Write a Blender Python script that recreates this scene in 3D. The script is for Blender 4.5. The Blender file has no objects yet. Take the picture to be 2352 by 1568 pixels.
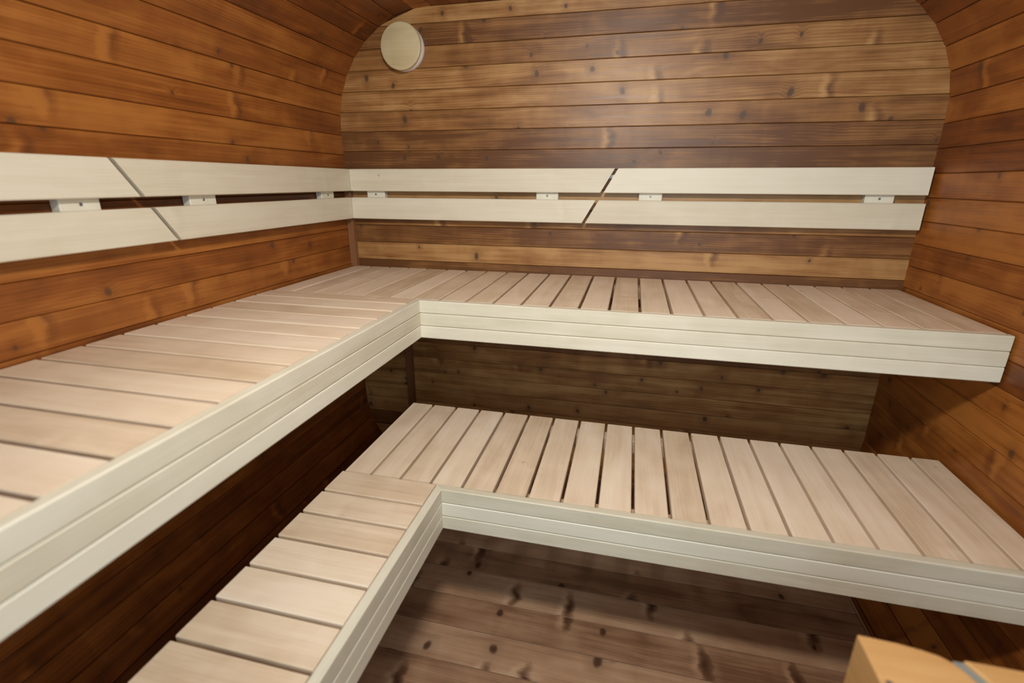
import bpy, math, random
from mathutils import Vector
C = bpy.context.scene.collection
sc = bpy.context.scene
# ------------------------------------------------------------------ camera
cam_d = bpy.data.cameras.new('camera')
cam = bpy.data.objects.new('camera', cam_d); C.objects.link(cam)
cam.location = (0.2324, -1.9192, 1.2541)
cam.rotation_euler = (1.2569, -0.0031, 0.2348)
cam_d.sensor_width = 36.0
cam_d.lens = 1124.71 / 2352 * 36.0
cam_d.clip_start = 0.01
cam_d.dof.use_dof = True
cam_d.dof.focus_distance = 1.75
cam_d.dof.aperture_fstop = 2.2
sc.camera = cam
# ------------------------------------------------------------------ world, lights, exposure
w = bpy.data.worlds.new('overcast_daylight'); sc.world = w; w.use_nodes = True
w.node_tree.nodes['Background'].inputs[0].default_value = (0.76, 0.93, 1.0, 1)
w.node_tree.nodes['Background'].inputs[1].default_value = 4.6
def area(name, loc, rot, sx, sy, power, col, portal=False, shape='RECTANGLE'):
    l = bpy.data.lights.new(name, 'AREA'); l.shape = shape; l.size = sx
    if shape == 'RECTANGLE': l.size_y = sy
    l.energy = power; l.color = col
    if portal: l.cycles.is_portal = True
    o = bpy.data.objects.new(name, l); C.objects.link(o)
    o.location = loc; o.rotation_euler = rot
    return o
DX0, DX1, DZ0, DZ1, FY = -0.05, 1.05, 0.84, 1.70, -2.40      # window opening in the front wall
area('window_portal', ((DX0+DX1)/2, FY-0.03, (DZ0+DZ1)/2), (math.radians(90), 0, 0), DX1-DX0, DZ1-DZ0, 1, (1, 1, 1), True)
area('ceiling_lamp_light', (0.12, -1.55, 1.822), (math.radians(50), 0, 0), 0.22, 0, 25.0, (1.0, 0.96, 0.88), shape='DISK')
vs = sc.view_settings
sc.display_settings.display_device = 'sRGB'
vs.view_transform = 'Standard'; vs.look = 'None'; vs.gamma = 1.0; vs.use_curve_mapping = False
vs.exposure = 0.14
# ------------------------------------------------------------------ materials
def nd(nt, kind, **kw):
    n = nt.nodes.new(kind)
    for k, v in kw.items(): setattr(n, k, v)
    return n
def ramp(nt, stops):
    n = nt.nodes.new('ShaderNodeValToRGB'); cr = n.color_ramp
    cr.elements[0].position, cr.elements[0].color = stops[0]
    cr.elements[1].position, cr.elements[1].color = stops[-1]
    for p, c in stops[1:-1]:
        e = cr.elements.new(p); e.color = c
    return n
def g(v): return (v, v, v, 1)
def wood(name, dark, mid, light, knot=(0.05, 0.02, 0.01), knots=0.35, knot_scale=9.0, ring=0.5, streak=0.35,
         mottle=0.4, tone=0.5, rough=0.42, bump=0.12, spec=0.5, knot_size=0.09, spike=0.25, spike_dark=0.5, spike_light=0.6, wave=120.0):
    m = bpy.data.materials.new(name); m.use_nodes = True; nt = m.node_tree; L = nt.links
    b = nt.nodes['Principled BSDF']
    tc = nd(nt, 'ShaderNodeUVMap'); at = nd(nt, 'ShaderNodeAttribute', attribute_name='tone')
    def mapping(sx, sy, src=None):
        mp = nd(nt, 'ShaderNodeMapping'); mp.inputs['Scale'].default_value = (sx, sy, 1)
        L.new(src or tc.outputs['UV'], mp.inputs['Vector']); return mp.outputs[0]
    def noise(vec, scale=1.0, detail=4, rough_=0.55, dist=0.0):
        n = nd(nt, 'ShaderNodeTexNoise'); n.inputs['Scale'].default_value = scale
        n.inputs['Detail'].default_value = detail; n.inputs['Roughness'].default_value = rough_
        n.inputs['Distortion'].default_value = dist
        L.new(vec, n.inputs['Vector']); return n
    def math_(op, a, c=None, clamp=False):
        n = nd(nt, 'ShaderNodeMath', operation=op); n.use_clamp = clamp
        for i, x in enumerate((a, c)):
            if x is None: continue
            if isinstance(x, (int, float)): n.inputs[i].default_value = x
            else: L.new(x, n.inputs[i])
        return n.outputs[0]
    def mix(f, a, c, mode='MIX'):
        n = nd(nt, 'ShaderNodeMix', data_type='RGBA', blend_type=mode)
        for s, x in ((n.inputs[0], f), (n.inputs[6], a), (n.inputs[7], c)):
            if isinstance(x, (int, float)): s.default_value = x
            elif isinstance(x, tuple): s.default_value = (*x[:3], 1)
            else: L.new(x, s)
        return n.outputs[2]
    # knots: one cell every 1/knot_scale metres, only some of the cells carry one
    wob = noise(mapping(14, 14), 1.0, 2)
    vadd = nd(nt, 'ShaderNodeVectorMath', operation='MULTIPLY_ADD')
    L.new(wob.outputs['Color'], vadd.inputs[0]); vadd.inputs[1].default_value = (0.022, 0.022, 0); L.new(tc.outputs['UV'], vadd.inputs[2])
    vo = nd(nt, 'ShaderNodeTexVoronoi', voronoi_dimensions='2D'); vo.inputs['Scale'].default_value = knot_scale
    L.new(mapping(1.0, 0.75, vadd.outputs[0]), vo.inputs['Vector'])
    sep = nd(nt, 'ShaderNodeSeparateColor'); L.new(vo.outputs['Color'], sep.inputs[0])
    has = math_('LESS_THAN', sep.outputs[0], knots)
    size = math_('MULTIPLY_ADD', sep.outputs[1], 0.8); nt.nodes[-1].inputs[2].default_value = 0.45
    dn = math_('DIVIDE', vo.outputs['Distance'], size)
    core = ramp(nt, [(0.0, g(1)), (knot_size*0.55, g(0.85)), (knot_size, g(0.0))]); L.new(dn, core.inputs[0])
    halo = ramp(nt, [(0.0, g(1)), (knot_size*3.2, g(0.0))]); L.new(dn, halo.inputs[0])
    corem = math_('MULTIPLY', core.outputs[0], has); halom = math_('MULTIPLY', halo.outputs[0], has)
    # growth rings, bent round the knots
    low = noise(mapping(0.8, 6.5), 1.0, 2, 0.5)
    r0 = math_('MULTIPLY', low.outputs[0], 9.0)
    r1 = math_('ADD', r0, math_('MULTIPLY', halom, 1.5))
    sepv = nd(nt, 'ShaderNodeSeparateXYZ'); L.new(tc.outputs['UV'], sepv.inputs[0])
    r2 = math_('ADD', r1, math_('MULTIPLY', sepv.outputs[1], wave))
    rs = math_('SINE', math_('MULTIPLY', r2, 6.283))
    rs = math_('MULTIPLY_ADD', rs, 0.5); nt.nodes[-1].inputs[2].default_value = 0.5
    rs = math_('POWER', rs, 1.8)
    rmask = noise(mapping(0.9, 7.0), 1.0, 2, 0.5)
    rm = ramp(nt, [(0.35, g(0.15)), (0.65, g(1))]); L.new(rmask.outputs[0], rm.inputs[0])
    rs = math_('MULTIPLY', rs, rm.outputs[0])
    # spike knots: dark streaks lying across a board with a pale flank
    wob2 = noise(mapping(9, 22), 1.0, 3)
    va2 = nd(nt, 'ShaderNodeVectorMath', operation='MULTIPLY_ADD')
    L.new(wob2.outputs['Color'], va2.inputs[0]); va2.inputs[1].default_value = (0.05, 0.03, 0); L.new(tc.outputs['UV'], va2.inputs[2])
    def spikes(off):
        mp = nd(nt, 'ShaderNodeMapping'); mp.inputs['Scale'].default_value = (8.0, 2.6, 1); mp.inputs['Location'].default_value = (off, 0, 0)
        L.new(va2.outputs[0], mp.inputs['Vector'])
        v2 = nd(nt, 'ShaderNodeTexVoronoi', voronoi_dimensions='2D'); v2.inputs['Scale'].default_value = 1.0
        L.new(mp.outputs[0], v2.inputs['Vector'])
        s2 = nd(nt, 'ShaderNodeSeparateColor'); L.new(v2.outputs['Color'], s2.inputs[0])
        rp = ramp(nt, [(0.0, g(1)), (0.055, g(0.6)), (0.17, g(0))]); L.new(v2.outputs['Distance'], rp.inputs[0])
        return math_('MULTIPLY', rp.outputs[0], math_('LESS_THAN', s2.outputs[0], spike))
    spd = spikes(0.0); spl = spikes(0.16)
    # fine fibre
    fib = noise(mapping(5, 420), 1.0, 3, 0.6)
    fib2 = noise(mapping(2.2, 70), 1.0, 4, 0.6, 0.4)
    mot = noise(mapping(4.0, 15.0), 1.0, 3, 0.5, 0.6)
    fig = noise(mapping(13.0, 4.0), 1.0, 2, 0.5, 0.5)
    f = math_('MULTIPLY', fib2.outputs[0], streak)
    f = math_('ADD', f, math_('MULTIPLY', mot.outputs[0], mottle))
    f = math_('ADD', f, math_('MULTIPLY', fig.outputs[0], mottle*0.35))
    f = math_('ADD', f, math_('MULTIPLY', fib.outputs[0], 0.15))
    f = math_('ADD', f, math_('MULTIPLY', math_('SUBTRACT', at.outputs['Fac'], 0.5), tone))
    f = math_('SUBTRACT', f, math_('MULTIPLY', rs, 0.16*ring))
    f = math_('SUBTRACT', f, math_('MULTIPLY', spd, spike_dark*0.5))
    f = math_('ADD', f, math_('MULTIPLY', spl, spike_light*0.5))
    total = streak + mottle*1.35 + 0.15
    f = math_('DIVIDE', math_('SUBTRACT', f, total*0.5 - 0.25), 0.5)
    cr = ramp(nt, [(0.05, (*dark, 1)), (0.5, (*mid, 1)), (0.95, (*light, 1))]); L.new(f, cr.inputs[0])
    col = mix(math_('MULTIPLY', halom, 0.45), cr.outputs[0], dark)
    col = mix(math_('MULTIPLY', corem, 0.9), col, knot)
    col = mix(math_('MULTIPLY', spd, spike_dark), col, knot)
    L.new(col, b.inputs['Base Color'])
    rr = math_('MULTIPLY_ADD', fib2.outputs[0], 0.25); nt.nodes[-1].inputs[2].default_value = rough - 0.12
    L.new(rr, b.inputs['Roughness'])
    b.inputs['Specular IOR Level'].default_value = spec
    bp = nd(nt, 'ShaderNodeBump'); bp.inputs['Strength'].default_value = bump; bp.inputs['Distance'].default_value = 0.002
    hgt = math_('ADD', math_('MULTIPLY', fib2.outputs[0], 0.6), math_('MULTIPLY', mot.outputs[0], 1.6))
    hgt = math_('SUBTRACT', hgt, math_('MULTIPLY', corem, 0.6))
    L.new(hgt, bp.inputs['Height']); L.new(bp.outputs[0], b.inputs['Normal'])
    return m
def plain(name, col, rough=0.5, metal=0.0):
    m = bpy.data.materials.new(name); m.use_nodes = True; nt = m.node_tree; b = nt.nodes['Principled BSDF']
    n = nd(nt, 'ShaderNodeTexNoise'); n.inputs['Scale'].default_value = 60
    r = ramp(nt, [(0.3, (*[c*0.92 for c in col], 1)), (0.7, (*col, 1))])
    nt.links.new(n.outputs[0], r.inputs[0]); nt.links.new(r.outputs[0], b.inputs['Base Color'])
    b.inputs['Roughness'].default_value = rough; b.inputs['Metallic'].default_value = metal
    return m
M = {}
M['side'] = wood('stained_spruce_bounce_tint', (0.125, 0.033, 0.005), (0.255, 0.076, 0.011), (0.41, 0.150, 0.028), knot=(0.10, 0.045, 0.02),
                 knots=0.30, tone=0.35, rough=0.45, mottle=0.6, streak=0.45, spike=0.42, spike_dark=0.30, spike_light=0.65)  # sides and ceiling: warm bounce light put into the colour of the spruce
M['back'] = wood('stained_spruce', (0.13, 0.050, 0.014), (0.29, 0.132, 0.040), (0.47, 0.262, 0.100), knot=(0.07, 0.04, 0.025),
                 knots=0.55, tone=0.40, spec=0.42, rough=0.42, mottle=0.6, streak=0.5, ring=0.7, spike=0.25, spike_dark=0.45, spike_light=0.6)  # same spruce as the sides, without the bounce tint
M['floor'] = wood('pine_floor_boards', (0.18, 0.09, 0.048), (0.37, 0.215, 0.125), (0.52, 0.345, 0.22), knot=(0.035, 0.012, 0.006),
                  knots=0.40, knot_scale=6.5, knot_size=0.09, ring=0.35, tone=0.22, rough=0.38, mottle=0.55, spike=0.42, spike_dark=0.85, spike_light=0.5)
M['trim'] = wood('spruce_batten', (0.16, 0.065, 0.025), (0.26, 0.115, 0.05), (0.36, 0.17, 0.08), knots=0.0, ring=0.3, spike=0)
M['slat'] = wood('pale_bench_slat', (0.61, 0.46, 0.31), (0.765, 0.615, 0.46), (0.86, 0.73, 0.58), knot=(0.50, 0.32, 0.19),
                 knots=0.06, knot_size=0.04, ring=0.30, streak=0.34, mottle=0.55, tone=0.28, rough=0.55, bump=0.04, spec=0.35, spike=0.12, spike_dark=0.12, spike_light=0.2)  # slats pinker than the fascia: wood bounce light put into the colour
M['fascia'] = wood('cream_fascia_board', (0.57, 0.52, 0.39), (0.70, 0.66, 0.54), (0.79, 0.76, 0.65), knot=(0.40, 0.26, 0.14),
                   knots=0.05, knot_size=0.03, ring=0.15, streak=0.25, mottle=0.35, tone=0.25, rough=0.50, bump=0.03, spec=0.4, spike=0.1, spike_dark=0.05, spike_light=0.1)
M['rail'] = wood('cream_backrest_board', (0.62, 0.55, 0.41), (0.74, 0.69, 0.555), (0.82, 0.78, 0.66), knot=(0.45, 0.28, 0.16),
                 knots=0.04, knot_size=0.03, ring=0.12, streak=0.25, mottle=0.25, tone=0.2, rough=0.48, bump=0.03, spec=0.4, spike=0.1, spike_dark=0.05, spike_light=0.1)
M['frame'] = wood('bench_frame_timber', (0.40, 0.27, 0.17), (0.52, 0.38, 0.26), (0.62, 0.48, 0.34), knots=0.1, spike=0.1)
M['vent'] = wood('pale_yellow_vent_wood', (0.46, 0.36, 0.19), (0.57, 0.47, 0.27), (0.65, 0.56, 0.36), knots=0.0, ring=0.1, mottle=0.6, rough=0.5, spike=0)
M['guard'] = wood('honey_heater_guard_timber', (0.40, 0.205, 0.07), (0.53, 0.295, 0.11), (0.63, 0.39, 0.17), knots=0.05, ring=0.2, rough=0.55, spike=0)
M['white'] = plain('white_plastic', (0.93, 0.94, 0.96), 0.3)
M['screw'] = plain('zinc_screw', (0.25, 0.25, 0.26), 0.4, 0.7)
M['steel'] = plain('brushed_grey_steel', (0.33, 0.37, 0.36), 0.45, 0.4)
em = bpy.data.materials.new('lamp_diffuser'); em.use_nodes = True
eb = em.node_tree.nodes['Principled BSDF']; eb.inputs['Base Color'].default_value = (0.9, 0.88, 0.82, 1)
eb.inputs['Emission Color'].default_value = (1, 0.9, 0.76, 1); eb.inputs['Emission Strength'].default_value = 3.0
M['diffuser'] = em
# ------------------------------------------------------------------ mesh helpers
R = random.Random(7)
class MB:
    """collects boards as chamfered prisms, builds ONE mesh object"""
    def __init__(s): s.v = []; s.f = []; s.uv = []; s.t = []
    def prism(s, o, a, b, n, a0, a1, b0, b1, t, ch=0.0012, tone=None, uvo=None):
        # o origin; a length, b width, n outward face normal. Face plane at o, thickness t behind it.
        # a0 / a1 may be functions of (b, depth)
        o, a, b, n = map(Vector, (o, a, b, n))
        fa0 = a0 if callable(a0) else (lambda p, d: a0)
        fa1 = a1 if callable(a1) else (lambda p, d: a1)
        c = ch
        sec = [(b0, c), (b0 + c, 0), (b1 - c, 0), (b1, c), (b1, t - c), (b1 - c, t), (b0 + c, t), (b0, t - c)]
        tone = R.random() if tone is None else tone
        uo, vo_ = uvo if uvo else (R.uniform(0, 60), R.uniform(0, 60))
        i0 = len(s.v); N = len(sec)
        per = [0.0]
        for k in range(N):
            p, q = sec[k], sec[(k + 1) % N]; per.append(per[-1] + math.hypot(q[0]-p[0], q[1]-p[1]))
        A0 = [fa0(p, d) for p, d in sec]; A1 = [fa1(p, d) for p, d in sec]
        for (p, d), x in zip(sec, A0): s.v.append(o + a*x + b*p - n*d)
        for (p, d), x in zip(sec, A1): s.v.append(o + a*x + b*p - n*d)
        flip = a.cross(b).dot(n) < 0
        for k in range(N):
            k2 = (k + 1) % N
            f = [i0+k, i0+N+k, i0+N+k2, i0+k2]
            u = [(A0[k]+uo, per[k]+vo_), (A1[k]+uo, per[k]+vo_), (A1[k2]+uo, per[k+1]+vo_), (A0[k2]+uo, per[k+1]+vo_)]
            if flip: f.reverse(); u.reverse()
            s.f.append(f); s.uv.append(u); s.t.append(tone)
        e0 = [i0+k for k in range(N)]; e1 = [i0+N+k for k in range(N-1, -1, -1)]
        u0 = [(uo+d, vo_+p) for p, d in sec]; u1 = [u0[k] for k in range(N-1, -1, -1)]
        if flip: e0.reverse(); u0.reverse(); e1.reverse(); u1.reverse()
        s.f += [e0, e1]; s.uv += [u0, u1]; s.t += [tone, tone]
    def box(s, x0, x1, y0, y1, z0, z1, ch=0.0012, along='x', tone=None):
        if along == 'x': s.prism((0, 0, z1), (1, 0, 0), (0, 1, 0), (0, 0, 1), x0, x1, y0, y1, z1-z0, ch, tone)
        elif along == 'y': s.prism((0, 0, z1), (0, 1, 0), (1, 0, 0), (0, 0, 1), y0, y1, x0, x1, z1-z0, ch, tone)
        else: s.prism((0, y0, 0), (0, 0, 1), (1, 0, 0), (0, -1, 0), z0, z1, x0, x1, y1-y0, ch, tone)
    def poly(s, pts2, to3, d0, d1, tone=0.5):
        # solid: outline pts2, extruded between two depths; to3(p, d) gives a point
        i0 = len(s.v); N = len(pts2)
        for p in pts2: s.v.append(Vector(to3(p, d0)))
        for p in pts2: s.v.append(Vector(to3(p, d1)))
        s.f += [[i0+k for k in range(N)], [i0+N+k for k in range(N-1, -1, -1)]]
        uv0 = [(p[0], p[1]) for p in pts2]; s.uv += [uv0, uv0[::-1]]; s.t += [tone, tone]
        for k in range(N):
            k2 = (k+1) % N
            s.f.append([i0+k2, i0+k, i0+N+k, i0+N+k2])
            l = k*0.02
            s.uv.append([(l+0.02, 0), (l, 0), (l, d1-d0), (l+0.02, d1-d0)]); s.t.append(tone)
    def build(s, name, mat, parent=None, fix=False):
        me = bpy.data.meshes.new(name)
        off = parent_loc(parent) if parent is not None else Vector((0, 0, 0))
        me.from_pydata([tuple(v - off) for v in s.v], [], s.f)
        ul = me.uv_layers.new(name='UVMap')
        i = 0
        for u in s.uv:
            for q in u: ul.data[i].uv = q; i += 1
        ta = me.attributes.new('tone', 'FLOAT', 'FACE')
        for k, t in enumerate(s.t): ta.data[k].value = t
        me.materials.append(mat)
        if fix:
            import bmesh
            bm = bmesh.new(); bm.from_mesh(me); bmesh.ops.recalc_face_normals(bm, faces=bm.faces); bm.to_mesh(me); bm.free()
        o = bpy.data.objects.new(name, me); C.objects.link(o)
        if parent is not None: o.parent = parent
        return o
def parent_loc(p):
    v = Vector(p.location)
    while p.parent is not None: p = p.parent; v += Vector(p.location)
    return v
def thing(name, loc, label, cat, group=None):
    o = bpy.data.objects.new(name, None); C.objects.link(o); o.location = loc; o.empty_display_size = 0.1
    o['label'] = label; o['category'] = cat
    if group: o['group'] = group
    return o
def struct(o): o['kind'] = 'structure'; return o
def lathe(name, mat, prof, centre, axis, parent=None, seg=64, smooth=True):
    # prof: list of (radius, distance along axis)
    ax = Vector(axis).normalized(); up = Vector((0, 0, 1)) if abs(ax.z) < 0.9 else Vector((1, 0, 0))
    e1 = ax.cross(up).normalized(); e2 = ax.cross(e1)
    mb = MB(); c = Vector(centre); n = len(prof)
    for r, h in prof:
        for k in range(seg):
            t = 2*math.pi*k/seg; mb.v.append(c + ax*h + e1*(r*math.cos(t)) + e2*(r*math.sin(t)))
    for j in range(n-1):
        for k in range(seg):
            k2 = (k+1) % seg
            mb.f.append([j*seg+k, j*seg+k2, (j+1)*seg+k2, (j+1)*seg+k]); mb.t.append(0.5)
            mb.uv.append([(k*.01, j*.01), (k*.01+.01, j*.01), (k*.01+.01, j*.01+.01), (k*.01, j*.01+.01)])
    for j in (0, n-1):
        mb.f.append([j*seg+k for k in range(seg)]); mb.t.append(0.5)
        mb.uv.append([(prof[j][0]*math.cos(2*math.pi*k/seg)+3.3, prof[j][0]*math.sin(2*math.pi*k/seg)+1.7) for k in range(seg)])
    o = mb.build(name, mat, parent, fix=True)
    if smooth:
        for p in o.data.polygons: p.use_smooth = len(p.vertices) == 4
        o.data.set_sharp_from_angle(angle=math.radians(35))
    return o
# ------------------------------------------------------------------ the room: a rounded square barrel
XL, XR, ZC, ZB, ZT, RAD = -0.935, 1.150, 1.457, 0.315, 1.857, 0.40
PITCH = 0.0733
def left_path(s):
    # s is the height on the flat of the wall; beyond ZC the path bends over to the ceiling, below ZB to the floor
    if s > ZC:
        t = (s - ZC)/RAD
        if t > math.pi/2: return (XL + RAD + (t - math.pi/2)*RAD, ZT)
        return (XL + RAD - RAD*math.cos(t), ZC + RAD*math.sin(t))
    if s < ZB:
        t = (ZB - s)/RAD
        return (XL + RAD - RAD*math.cos(t), ZB - RAD*math.sin(t))
    return (XL, s)
def right_path(s):
    x, z = left_path(s); return (XR + XL - x, z)
S0 = 1.065
ks = list(range(-17, 16))
def barrel(path, mat, name, bounds):
    mb = MB(); sh = []
    y0, y1 = FY, 0.0
    for s0, s1 in zip(bounds[:-1], bounds[1:]):
        p, q = Vector((*path(s0),)), Vector((*path(s1),))
        d = (q - p); w_ = d.length; d.normalize()
        b = Vector((d[0], 0, d[1])); cen = Vector((0.107, 0, 0.886)); o = Vector((p[0], 0, p[1]))
        n = Vector((0, 1, 0)).cross(b)
        if n.dot(cen - o) < 0: n = -n
        mb.prism(o, (0, 1, 0), b, n, y0, y1, 0.0006, w_ - 0.0006, 0.018, 0.0018)
    # continuous outer cladding behind the boards
    for s0, s1 in zip(bounds[:-1], bounds[1:]):
        p, q = Vector((*path(s0),)), Vector((*path(s1),))
        d = (q - p); w_ = d.length; d.normalize()
        b = Vector((d[0], 0, d[1])); o = Vector((p[0], 0, p[1])); n = Vector((0, 1, 0)).cross(b)
        if n.dot(Vector((0.107, 0, 0.886)) - o) < 0: n = -n
        mb.prism(o - n*0.010, (0, 1, 0), b, n, y0, y1 + 0.02, -0.006, w_ + 0.006, 0.022, 0.0)
    return struct(mb.build(name, mat))
bl = [S0 + PITCH*k for k in ks if S0 + PITCH*k > -0.13 and S0 + PITCH*(k-1) < ZC + RAD*math.pi/2]
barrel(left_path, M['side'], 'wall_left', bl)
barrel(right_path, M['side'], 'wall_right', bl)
xl, xr = left_path(bl[-1])[0], right_path(bl[-1])[0]
nc = round((xr - xl)/PITCH)
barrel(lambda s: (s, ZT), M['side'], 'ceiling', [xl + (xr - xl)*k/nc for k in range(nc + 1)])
def half(z):
    # x extent of the barrel at height z
    if z > ZC: t = math.sqrt(max(0, RAD**2 - min(RAD, z - ZC)**2)); return XL + RAD - t, XR - RAD + t
    if z < ZB: t = math.sqrt(max(0, RAD**2 - (ZB - z)**2)); return XL + RAD - t, XR - RAD + t
    return XL, XR
mb = MB(); Z0 = 1.8036
edges = [Z0 + 0.072, ] + [Z0 - 0.072*k for k in range(0, 27)]
for z1, z0 in zip(edges[:-1], edges[1:]):
    zt, zb = min(z1, ZT), max(z0, -0.02)
    if zt <= zb: continue
    e = 0.006
    mb.prism((0, 0, 0), (1, 0, 0), (0, 0, 1), (0, -1, 0),
             lambda p, d: half(p)[0] - e, lambda p, d: half(p)[1] + e, zb + 0.0006, zt - 0.0006, 0.018, 0.0016)
    # subdivide tall curve error away with the backing slab
    mb.prism((0, 0.010, 0), (1, 0, 0), (0, 0, 1), (0, -1, 0), XL - 0.03, XR + 0.03, zb - (0.03 if z0 < -0.02 else 0), zt + (0.035 if z1 > ZT else 0), 0.02, 0.0)
struct(mb.build('wall_back', M['back']))
mb = MB()
yb = 0.0; k = 0
edges = [0.0, -0.09] + [-0.201 - 0.111*k for k in range(0, 20)]
for y1, y0 in zip(edges[:-1], edges[1:]):
    mb.prism((0, 0, 0), (1, 0, 0), (0, 1, 0), (0, 0, 1), half(0)[0] + 0.002, half(0)[1] - 0.002, y0 + 0.0009, y1 - 0.0009, 0.02, 0.0003)
mb.prism((0, 0, -0.012), (1, 0, 0), (0, 1, 0), (0, 0, 1), half(0)[0] - 0.03, half(0)[1] + 0.03, FY, 0, 0.02, 0.0)
struct(mb.build('floor', M['floor']))
# front wall behind the camera, with the window the daylight comes through
mb = MB()
zz = [0.0 + 0.0765*k for k in range(0, 25)]
for z0, z1 in zip(zz[:-1], zz[1:]):
    z1 = min(z1, ZT)
    if z1 - z0 < 0.01: continue
    spans = [(XL, XR)] if (z0 >= DZ1 - 0.02 or z1 <= DZ0 + 0.02) else [(XL, DX0), (DX1, XR)]
    for a, b in spans:
        fa = (lambda p, d: half(p)[0] - 0.004) if a == XL else a
        fb = (lambda p, d: half(p)[1] + 0.004) if b == XR else b
        mb.prism((0, FY, 0), (1, 0, 0), (0, 0, 1), (0, 1, 0), fa, fb, z0, z1, 0.04, 0.001)
struct(mb.build('wall_front', M['back']))
# light scribe line and corner battens
mb = MB(); mb.box(XL + 0.0005, XL + 0.028, -0.024, -0.0005, 0.909, 1.300, along='z')
struct(mb.build('trim_1', M['trim']))
mb = MB(); mb.box(half(0)[1] - 0.006, half(0)[1] - 0.001, FY + 0.02, -0.01, 0.0, 0.006, 0.0015, along='y', tone=1.0)
struct(mb.build('trim_2', M['floor']))
# ------------------------------------------------------------------ benches
U, H = 0.9083, 0.1213
XC1, D1, XE = -0.3863, 0.5528, 1.1435
GAP, TH, FT = 0.0085, 0.022, 0.021
def slats_x(root, edges, y0, y1, top):
    for a, b in zip(edges[:-1], edges[1:]):
        m = MB(); m.box(a + GAP/2, b - GAP/2, y0, y1, top - TH, top, 0.0018, along='y'); m.build('slat', M['slat'], root)
def slats_y(root, edges, x0, x1, top):
    for a, b in zip(edges[:-1], edges[1:]):       # edges run towards the camera (falling y)
        m = MB(); m.box(x0, x1, b + GAP/2, a - GAP/2, top - TH, top, 0.0018, along='x'); m.build('slat', M['slat'], root)
def fascia_x(root, xc, x1, y, top, h):
    # face looks to -y ; left end mitred into the wing's fascia
    for k in range(3):
        m = MB()
        m.prism((0, y, 0), (1, 0, 0), (0, 0, 1), (0, -1, 0), lambda p, d: xc - d, x1,
                top - h*(k+1)/3 + 0.0005, top - h*k/3 - 0.0005, FT, 0.0022)
        m.build('fascia_board', M['fascia'], root)
def fascia_y(root, x, yc, y1, top, h):
    # face looks to +x ; far end mitred
    for k in range(3):
        m = MB()
        m.prism((x, 0, 0), (0, 1, 0), (0, 0, 1), (1, 0, 0), y1, lambda p, d: yc + d,
                top - h*(k+1)/3 + 0.0005, top - h*k/3 - 0.0005, FT, 0.0022)
        m.build('fascia_board', M['fascia'], root)
def bar(root, name, mat, *a, **k):
    m = MB(); m.box(*a, **k); return m.build(name, mat, root)
G = 'slatted sauna benches'
# upper bench across the back wall
t = thing('sauna_bench', (0.1, -0.28, 0), 'upper pale slatted bench running along the back wall, just below the backrests', 'bench', G)
ex = [XL + 0.006] + [-0.761 + 0.0862*k for k in range(-1, 22)] + [XE]
slats_x(t, ex, -D1 + FT + 0.0008, -0.006, U)
fascia_x(t, XC1, XE, -D1, U, H)
bar(t, 'frame_rail', M['frame'], XC1 + 0.002, XE - 0.004, -D1 + FT + 0.0006, -D1 + FT + 0.035, U - TH - 0.045, U - TH - 0.0003, along='x')
bar(t, 'frame_rail', M['frame'], XL + 0.004, XE - 0.004, -0.075, -0.03, U - TH - 0.045, U - TH - 0.0003, along='x')
bar(t, 'wall_batten', M['trim'], XE - 0.03, XE + 0.003, -0.49, -0.08, U - TH - 0.092, U - TH - 0.0458, along='y')
bar(t, 'wall_batten', M['trim'], -0.66, XE - 0.034, -0.0275, -0.001, U - TH - 0.07, U - TH - 0.0003, along='x')
bar(t, 'leg', M['trim'], -0.707, -0.680, -0.0275, -0.0008, 0.0, U - TH - 0.0003, along='z')
# upper bench along the left wall
t = thing('sauna_bench', (-0.66, -1.4, 0), 'upper pale slatted bench running along the left wall towards the viewer', 'bench', G)
ey = [-D1 + FT + 0.004] + [-0.6085 - 0.0884*k for k in range(0, 19)]
slats_y(t, ey, XL + 0.006, XC1 - FT - 0.0008, U)
fascia_y(t, XC1, -D1, ey[-1], U, H)
bar(t, 'frame_rail', M['frame'], XC1 - FT - 0.035, XC1 - FT - 0.0006, ey[-1], -D1 - 0.01, U - TH - 0.045, U - TH - 0.0003, along='y')
bar(t, 'frame_rail', M['frame'], XL + 0.004, XL + 0.045, ey[-1], -D1 - 0.01, U - TH - 0.045, U - TH - 0.0003, along='y')
bar(t, 'leg', M['frame'], XL + 0.004, XL + 0.045, -2.26, -2.215, 0.062, U - TH - 0.0456, along='z')
# lower bench (the step) parallel to the back wall
Lz, HL = 0.5001, 0.1220
XC2, D2, XLL, YBL = -0.1954, 0.9058, -0.489, -0.438
t = thing('sauna_bench', (0.35, -0.66, 0), 'lower pale slatted bench parallel to the back wall, in front of the dark gap', 'bench', G)
ex = [XLL] + [-0.4072 + 0.0867*k for k in range(0, 18)] + [XE]
slats_x(t, ex, -D2 + FT + 0.0008, YBL, Lz)
fascia_x(t, XC2, XE, -D2, Lz, HL)
bar(t, 'frame_rail', M['frame'], XC2 + 0.002, XE - 0.004, -D2 + FT + 0.0006, -D2 + FT + 0.045, Lz - TH - 0.045, Lz - TH - 0.0003, along='x')
bar(t, 'frame_rail', M['frame'], XLL + 0.01, XE - 0.004, YBL - 0.055, YBL - 0.012, Lz - TH - 0.045, Lz - TH - 0.0003, along='x')
for x in (-0.44,):
    bar(t, 'leg', M['frame'], x, x + 0.035, YBL - 0.038, YBL - 0.013, 0.0, Lz - TH - 0.0456, along='z')
bar(t, 'wall_batten', M['trim'], XE - 0.03, XE + 0.003, -D2 + 0.08, YBL - 0.06, Lz - TH - 0.046, Lz - TH - 0.0003, along='y')
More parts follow.
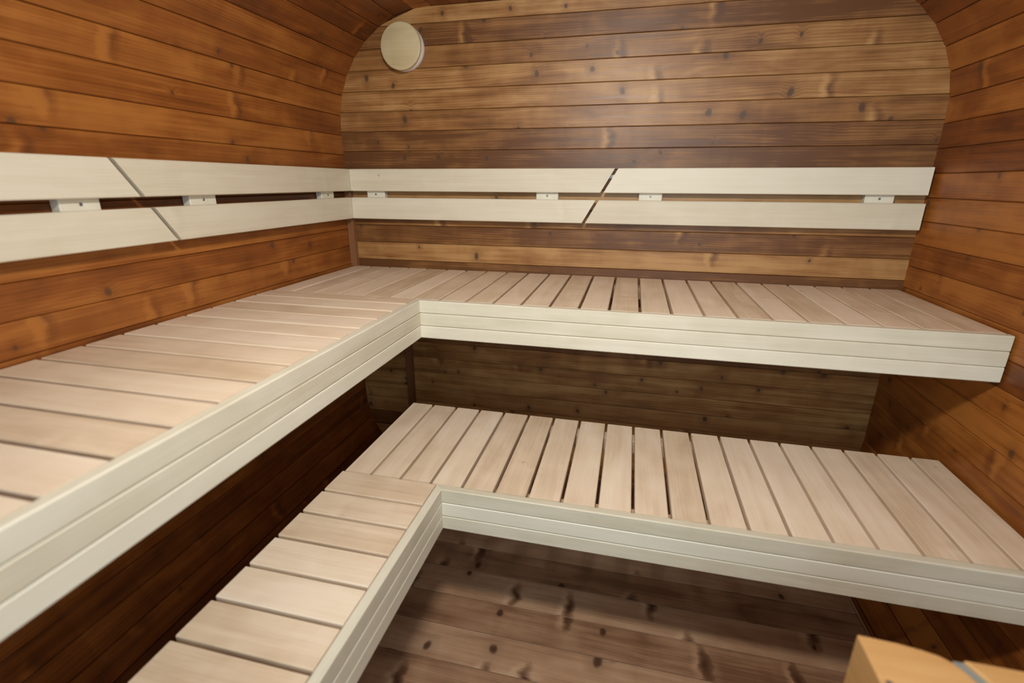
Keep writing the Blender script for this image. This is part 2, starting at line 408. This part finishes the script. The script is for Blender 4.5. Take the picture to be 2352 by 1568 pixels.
# lower bench parallel to the left wall
t = thing('sauna_bench', (-0.34, -1.5, 0), 'lower narrow pale slatted bench pointing towards the viewer, left of the floor', 'bench', G)
ey = [-D2 + FT + 0.001] + [-0.9795 - 0.0887*k for k in range(0, 15)]
slats_y(t, ey, XLL, XC2 - FT - 0.0008, Lz)
fascia_y(t, XC2, -D2, ey[-1], Lz, HL)
bar(t, 'frame_rail', M['frame'], XC2 - FT - 0.04, XC2 - FT - 0.0006, ey[-1], -D2 - 0.01, Lz - TH - 0.045, Lz - TH - 0.0003, along='y')
bar(t, 'frame_rail', M['frame'], XLL + 0.006, XLL + 0.045, ey[-1], -D2 - 0.01, Lz - TH - 0.045, Lz - TH - 0.0003, along='y')
for y in (-1.25, -2.15):
    bar(t, 'leg', M['frame'], XLL + 0.008, XLL + 0.043, y, y + 0.04, 0.0, Lz - TH - 0.0456, along='z')
# ------------------------------------------------------------------ backrests
TB, TR = 0.045, 0.019
ZR = [(1.219, 1.3035), (1.1105, 1.194)]          # upper board, lower board
GB = 'two-board backrest panels'
def rail_back(root, k, a0, a1):
    m = MB(); z0, z1 = ZR[k]
    m.prism((0, -TB, 0), (1, 0, 0), (0, 0, 1), (0, -1, 0), a0, a1, z0, z1, TR, 0.0022); m.build('backrest_board', M['rail'], root)
def rail_left(root, k, a0, a1):
    m = MB(); z0, z1 = ZR[k]
    m.prism((XL + TB, 0, 0), (0, 1, 0), (0, 0, 1), (1, 0, 0), a0, a1, z0, z1, TR, 0.0022); m.build('backrest_board', M['rail'], root)
def screw(blk, c, ax):
    lathe('screw_head', M['screw'], [(0.0038, -0.001), (0.0038, 0.0008), (0.0030, 0.0016), (0.0012, 0.0016), (0.0009, 0.0006)], c, ax, blk, 16)
def block_back(root, x0, x1):
    b = bar(root, 'spacer_block', M['fascia'], x0, x1, -TB + TR + 0.0004, -0.0004, 1.128, 1.287, 0.002, along='z', tone=0.9)
    screw(b, ((x0+x1)/2, -TB + TR + 0.0004, 1.207), (0, -1, 0))
def block_left(root, y0, y1):
    m = MB(); m.prism((XL + TB - TR - 0.0004, 0, 0), (0, 0, 1), (0, 1, 0), (1, 0, 0), 1.128, 1.287, y0, y1, TB - TR - 0.0008, 0.002, 0.9)
    b = m.build('spacer_block', M['fascia'], root)
    screw(b, (XL + TB - TR - 0.0004, (y0+y1)/2, 1.207), (1, 0, 0))
sl = 0.57                                            # slant of the cut between neighbouring panels
cb = lambda z: 0.165 - (1.3035 - z)*sl + 0.0005      # slit centre on the back wall
cl = lambda z: -1.012 + (1.3035 - z)*0.70            # slit centre on the left wall
t = thing('backrest', (-0.4, -0.02, 1.2), 'cream two-board backrest on the back wall from the left corner to the slanted cut', 'backrest', GB)
for k in (0, 1): rail_back(t, k, lambda p, d: XL + TB + 0.0006 - d, lambda p, d: cb(p) - 0.006)
block_back(t, -0.829, -0.750); block_back(t, -0.127, -0.043)
t = thing('backrest', (0.65, -0.02, 1.2), 'cream two-board backrest on the back wall from the slanted cut to the right wall', 'backrest', GB)
for k in (0, 1): rail_back(t, k, lambda p, d: cb(p) + 0.006, 1.135)
block_back(t, 0.249, 0.330); block_back(t, 0.968, 1.053)
t = thing('backrest', (-0.91, -0.5, 1.2), 'cream two-board backrest on the left wall between the far corner and the slanted cut', 'backrest', GB)
for k in (0, 1): rail_left(t, k, lambda p, d: cl(p) + 0.006, lambda p, d: -TB + d - 0.0006)
block_left(t, -0.218, -0.138); block_left(t, -0.807, -0.719)
t = thing('backrest', (-0.91, -1.5, 1.2), 'cream two-board backrest at the left edge of the picture, nearest the viewer', 'backrest', GB)
for k in (0, 1): rail_left(t, k, -2.10, lambda p, d: cl(p) - 0.006)
block_left(t, -1.125, -1.041); block_left(t, -1.80, -1.715)
# small white patch on the wall seen through the slanted cut
m = MB(); m.box(0.118, 0.172, -0.009, -0.0005, 1.269, 1.282, 0.001, along='x')
o = m.build('wall_patch', M['white']); o['label'] = 'tiny white patch on the back wall glimpsed through the slanted backrest cut'; o['category'] = 'patch'
# ------------------------------------------------------------------ round vent on the back wall
t = thing('air_vent', (-0.636, 0, 1.725), 'round wooden air vent disc with a white rim, high on the back wall', 'air vent')
lathe('vent_ring', M['white'], [(0.070, 0.0005), (0.0765, 0.0005), (0.0775, 0.008), (0.0765, 0.027), (0.0740, 0.0305), (0.055, 0.0305)],
      (-0.636, 0, 1.725), (0, -1, 0), t, 96)
lathe('vent_cover', M['vent'], [(0.060, 0.031), (0.0765, 0.031), (0.0790, 0.034), (0.0795, 0.039), (0.0775, 0.0435), (0.0735, 0.0455)],
      (-0.636, 0, 1.725), (0, -1, 0), t, 96)
# ------------------------------------------------------------------ wooden heater guard beside the viewer
gx, gy, gz = 0.555, -1.342, 0.700
t = thing('heater_guard', (gx + 0.16, gy - 0.19, 0), 'honey-coloured wooden heater guard with a grey metal strip, at the bottom right corner', 'heater guard')
def flat(p, d): return (p[0], p[1], d)
mbg = MB()
ptsA = [(gx, gy)]
for x, y in [(0.60, -1.3445), (0.625, -1.348), (0.642, -1.3525), (0.652, -1.359), (0.660, -1.369), (0.666, -1.382), (0.671, -1.40), (0.675, -1.43), (0.676, -1.50), (0.676, -1.58)]:
    ptsA.append((x, y))
ptsA.append((gx, -1.58))
mbg.poly(ptsA[::-1], flat, gz, gz - 0.12); a = mbg.build('top_board', M['guard'], t, fix=True)
mbg = MB()
ptsB = [(0.667, -1.352), (0.73, -1.352), (0.82, -1.352), (0.82, -1.58), (0.690, -1.58), (0.690, -1.50), (0.689, -1.43), (0.686, -1.40), (0.680, -1.378)]
mbg.poly(ptsB, flat, gz, gz - 0.12); b = mbg.build('top_board', M['guard'], t, fix=True)
for o in (a, b):
    bv = o.modifiers.new('bevel', 'BEVEL'); bv.width = 0.0025; bv.segments = 3; bv.limit_method = 'ANGLE'
bar(t, 'metal_strip', M['steel'], 0.61, 0.74, -1.58, -1.352, gz - 0.124, gz - 0.1206, 0.0003, along='y')
mbs = MB(); mbs.poly([(0.6565, -1.3535), (0.667, -1.3535), (0.680, -1.378), (0.686, -1.40), (0.689, -1.43), (0.690, -1.50), (0.690, -1.58), (0.676, -1.58), (0.676, -1.50), (0.675, -1.43), (0.671, -1.40), (0.666, -1.382), (0.660, -1.369), (0.652, -1.359)],
      flat, gz - 0.004, gz - 0.12)
mbs.build('metal_strip', M['steel'], t, fix=True)
for x0, x1, y0, y1 in ((gx, gx + 0.022, -1.58, gy), (0.798, 0.82, -1.58, -1.352)):
    bar(t, 'side_panel', M['guard'], x0, x1 , y0, y1, 0.0, gz - 0.1205, along='z')
bar(t, 'front_panel', M['guard'], gx + 0.023, 0.797, -1.385, -1.366, 0.0, gz - 0.1205, along='z')
lathe('screw_head', M['screw'], [(0.004, 0), (0.004, 0.001), (0.003, 0.0015)], (0.5645, -1.409, gz), (0, 0, 1), t, 20)
# ------------------------------------------------------------------ ceiling lamp behind the viewer's head
t = thing('ceiling_lamp', (0.12, -1.55, 1.85), 'round ceiling lamp above the viewer', 'lamp')
lathe('lamp_base', M['white'], [(0.10, 0.0), (0.14, 0.0), (0.14, 0.016), (0.10, 0.016)], (0.12, -1.55, 1.8565), (0, 0, -1), t, 48)
lathe('lamp_shade', M['diffuser'], [(0.12, 0.0162), (0.125, 0.0162), (0.118, 0.022), (0.08, 0.025)], (0.12, -1.55, 1.8565), (0, 0, -1), t, 48)
